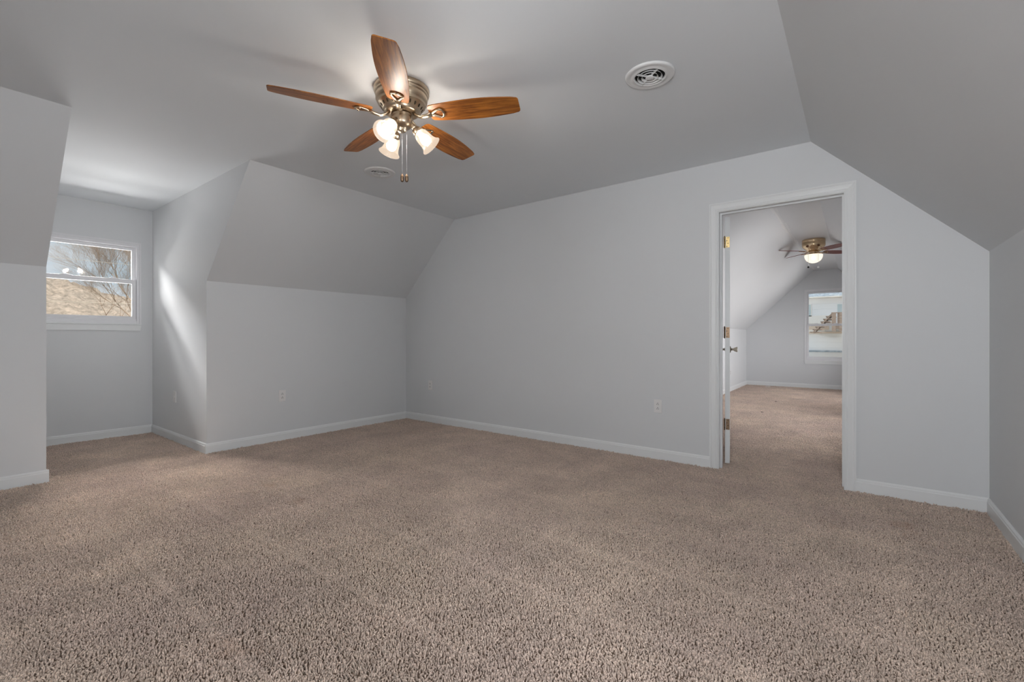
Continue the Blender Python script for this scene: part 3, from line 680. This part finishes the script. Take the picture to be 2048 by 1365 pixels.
for (za, zb, nm, lb) in (((93, 602.6), (262, 607.4), 1, 'lower utility wire crossing the dormer window view'), ((93, 513), (262, 530), 0, 'upper faint utility wire crossing the dormer window view')):
    A = at(*za, 22); B_ = at(*zb, 22); d = (B_-A); A2 = A - d*1.5; B2 = B_ + d*1.5
    b = MB(); b.tube([A2.lerp(B2, t/12) - Vector((0, 0, .10*4*(t/12)*(1-t/12))) + Vector((0, 0, .09)) for t in range(13)], .012 if nm else .007, 6)
    tag(b.build('utility_wire', M_wire), lb, 'wire')

# neighbour's house seen through the far window
YN = 18.0
def nx_(u, v, Y=YN):
    yaw = math.radians(37.212); F_ = Vector((-math.sin(yaw), math.cos(yaw), 0)); R_ = Vector((math.cos(yaw), math.sin(yaw), 0))
    d = F_ + R_*(u-1024)/909.75 + Vector((0, 0, (676.46-v)/909.75)); t = Y/d.y; q = d*t; return q.x, q.z + 1.04
Z = lambda v: nx_(1650, v)[1]; X = lambda u: nx_(u, 650)[0]
def siding(name, col, lap):
    m, n, b = mat(name); g = N(n, 'ShaderNodeNewGeometry'); sp = N(n, 'ShaderNodeSeparateXYZ'); n.links.new(g.outputs['Position'], sp.inputs[0])
    mu = N(n, 'ShaderNodeMath', operation='MULTIPLY'); mu.inputs[1].default_value = 1/lap; n.links.new(sp.outputs['Z'], mu.inputs[0])
    fr = N(n, 'ShaderNodeMath', operation='FRACT'); n.links.new(mu.outputs[0], fr.inputs[0])
    bp = N(n, 'ShaderNodeBump', Strength=1.0, Distance=.02, invert=True); n.links.new(fr.outputs[0], bp.inputs['Height']); n.links.new(bp.outputs[0], b.inputs['Normal'])
    b.inputs['Base Color'].default_value = (*col, 1); b.inputs['Roughness'].default_value = .7; return m
M_side = siding('grey_white_siding', (.90, .92, .95), .18); M_white = paint('white_trim_outdoor', (.90, .88, .85), .6, 0)
M_shing = ground_mat('roof_shingles', (.22, .27, .32), (.50, .56, .62), 9); M_tan = paint('tan_board', (.72, .60, .50), .7, 0); M_deck = wood('deck_wood', (.26, .19, .15), (.46, .36, .30), .8)
M_gl2 = simple('dark_window_glass', (.55, .66, .70), .15)
xl, xr_ = X(1600)-4.5, X(1690)+7
hs = empty('neighbor_house', ((xl+xr_)/2, YN+3, GZ)); tag(hs, 'pale two-storey house with shingled roof across the driveway, seen through the far window', 'house')
inv = Matrix.Translation(-Vector(hs.location))
def hb(name, m, *boxes, bm=None):
    q = bm or MB(); q.M = inv
    for a, c in boxes: q.box(a, c)
    return q.build(name, m, hs)
hb('upper_wall', M_side, ((xl, YN, Z(664)), (xr_, YN+7, Z(596))))
hb('lower_wall', M_side, ((xl, YN+.02, GZ), (xr_, YN+7, Z(664))))
hb('trim_band', M_tan, ((xl-.05, YN-.06, Z(667.5)), (xr_+.05, YN, Z(664))))
hb('shadow_line', M_shing, ((xl, YN-.05, Z(704.5)), (xr_, YN+.02, Z(701.5))))  # dark strip drawn as the shadow line low on the wall
q = MB(); q.M = inv; q.prism([(xl, YN, Z(703.5)), (xl, YN-2.2, Z(703.5)-1.0), (xl, YN-2.2, Z(703.5)-1.12), (xl, YN, Z(703.5)-.12)], (xr_-xl, 0, 0)); q.build('porch_roof', M_white, hs)
hb('siding_band', M_white, ((xl, YN-.03, Z(647)), (X(1672), YN, Z(631))), ((xl, YN-.03, Z(664)), (X(1650), YN, Z(659))))
hb('eave', M_white, ((xl-.4, YN-.25, Z(596.2)), (xr_+.4, YN+7.4, Z(594))))
q = MB(); q.M = inv; q.prism([(xl-.4, YN-.25, Z(594)), (xl-.4, YN+7.4, Z(594)), (xl+.2, YN+3.6, Z(594)+2.2)], (X(1676)-xl+.4, 0, 0)); q.build('roof', M_shing, hs)
f = hb('window', M_gl2, ((X(1614.5), YN-.02, Z(631)), (X(1622), YN+.01, Z(609)))); hb('window', M_gl2, ((X(1675), YN-.02, Z(629)), (X(1687), YN+.01, Z(610))))
hb('window_trim', M_white, ((X(1622), YN-.03, Z(632)), (X(1623.5), YN, Z(608))), ((X(1613), YN-.03, Z(632.5)), (X(1623.5), YN, Z(631))))
hb('porch_shade_band', M_tan, ((xl, YN-.05, Z(659.5)), (X(1658), YN, Z(652))), )  # flat tan band coloured as the shadowed porch
# timber deck with its stair
dk = empty('deck', (X(1680), YN-.6, Z(664))); tag(dk, 'brown timber deck with balusters and a stair on the neighbouring house', 'deck')
inv2 = Matrix.Translation(-Vector(dk.location))
def db(name, m, q): return q.build(name, m, dk)
q = MB(); q.M = inv2; q.box((X(1667), YN-1.2, Z(659)), (xr_, YN-.04, Z(653))); db('deck_platform', M_deck, q)
q = MB(); q.M = inv2; q.box((X(1666), YN-1.2, Z(630.5)), (xr_-.3, YN-1.12, Z(629))); db('deck_rail', M_deck, q)
for i in range(16):
    q = MB(); q.M = inv2; xx = X(1667.5) + i*.13; q.box((xx, YN-1.18, Z(653)), (xx+.05, YN-1.14, Z(630.5))); db('baluster', M_deck, q)
for xx in (X(1667), X(1681)):
    q = MB(); q.M = inv2; q.box((xx, YN-1.22, Z(664)), (xx+.1, YN-1.12, Z(629))); db('deck_post', M_deck, q)
for yy in (YN-1.2, YN-.35):
    q = MB(); q.M = inv2; q.prism([(X(1629), yy, Z(667)), (X(1632), yy, Z(667)), (X(1667), yy, Z(634)), (X(1667), yy, Z(630))], (0, .05, 0)); db('stair_stringer', M_deck, q)
for i in range(7):
    t = (i+.5)/7; q = MB(); q.M = inv2; xx = X(1632)*(1-t)+X(1667)*t; zz = Z(667)*(1-t)+Z(633)*t; q.box((xx-.12, YN-1.15, zz-.03), (xx+.12, YN-.3, zz)); db('stair_tread', M_deck, q)
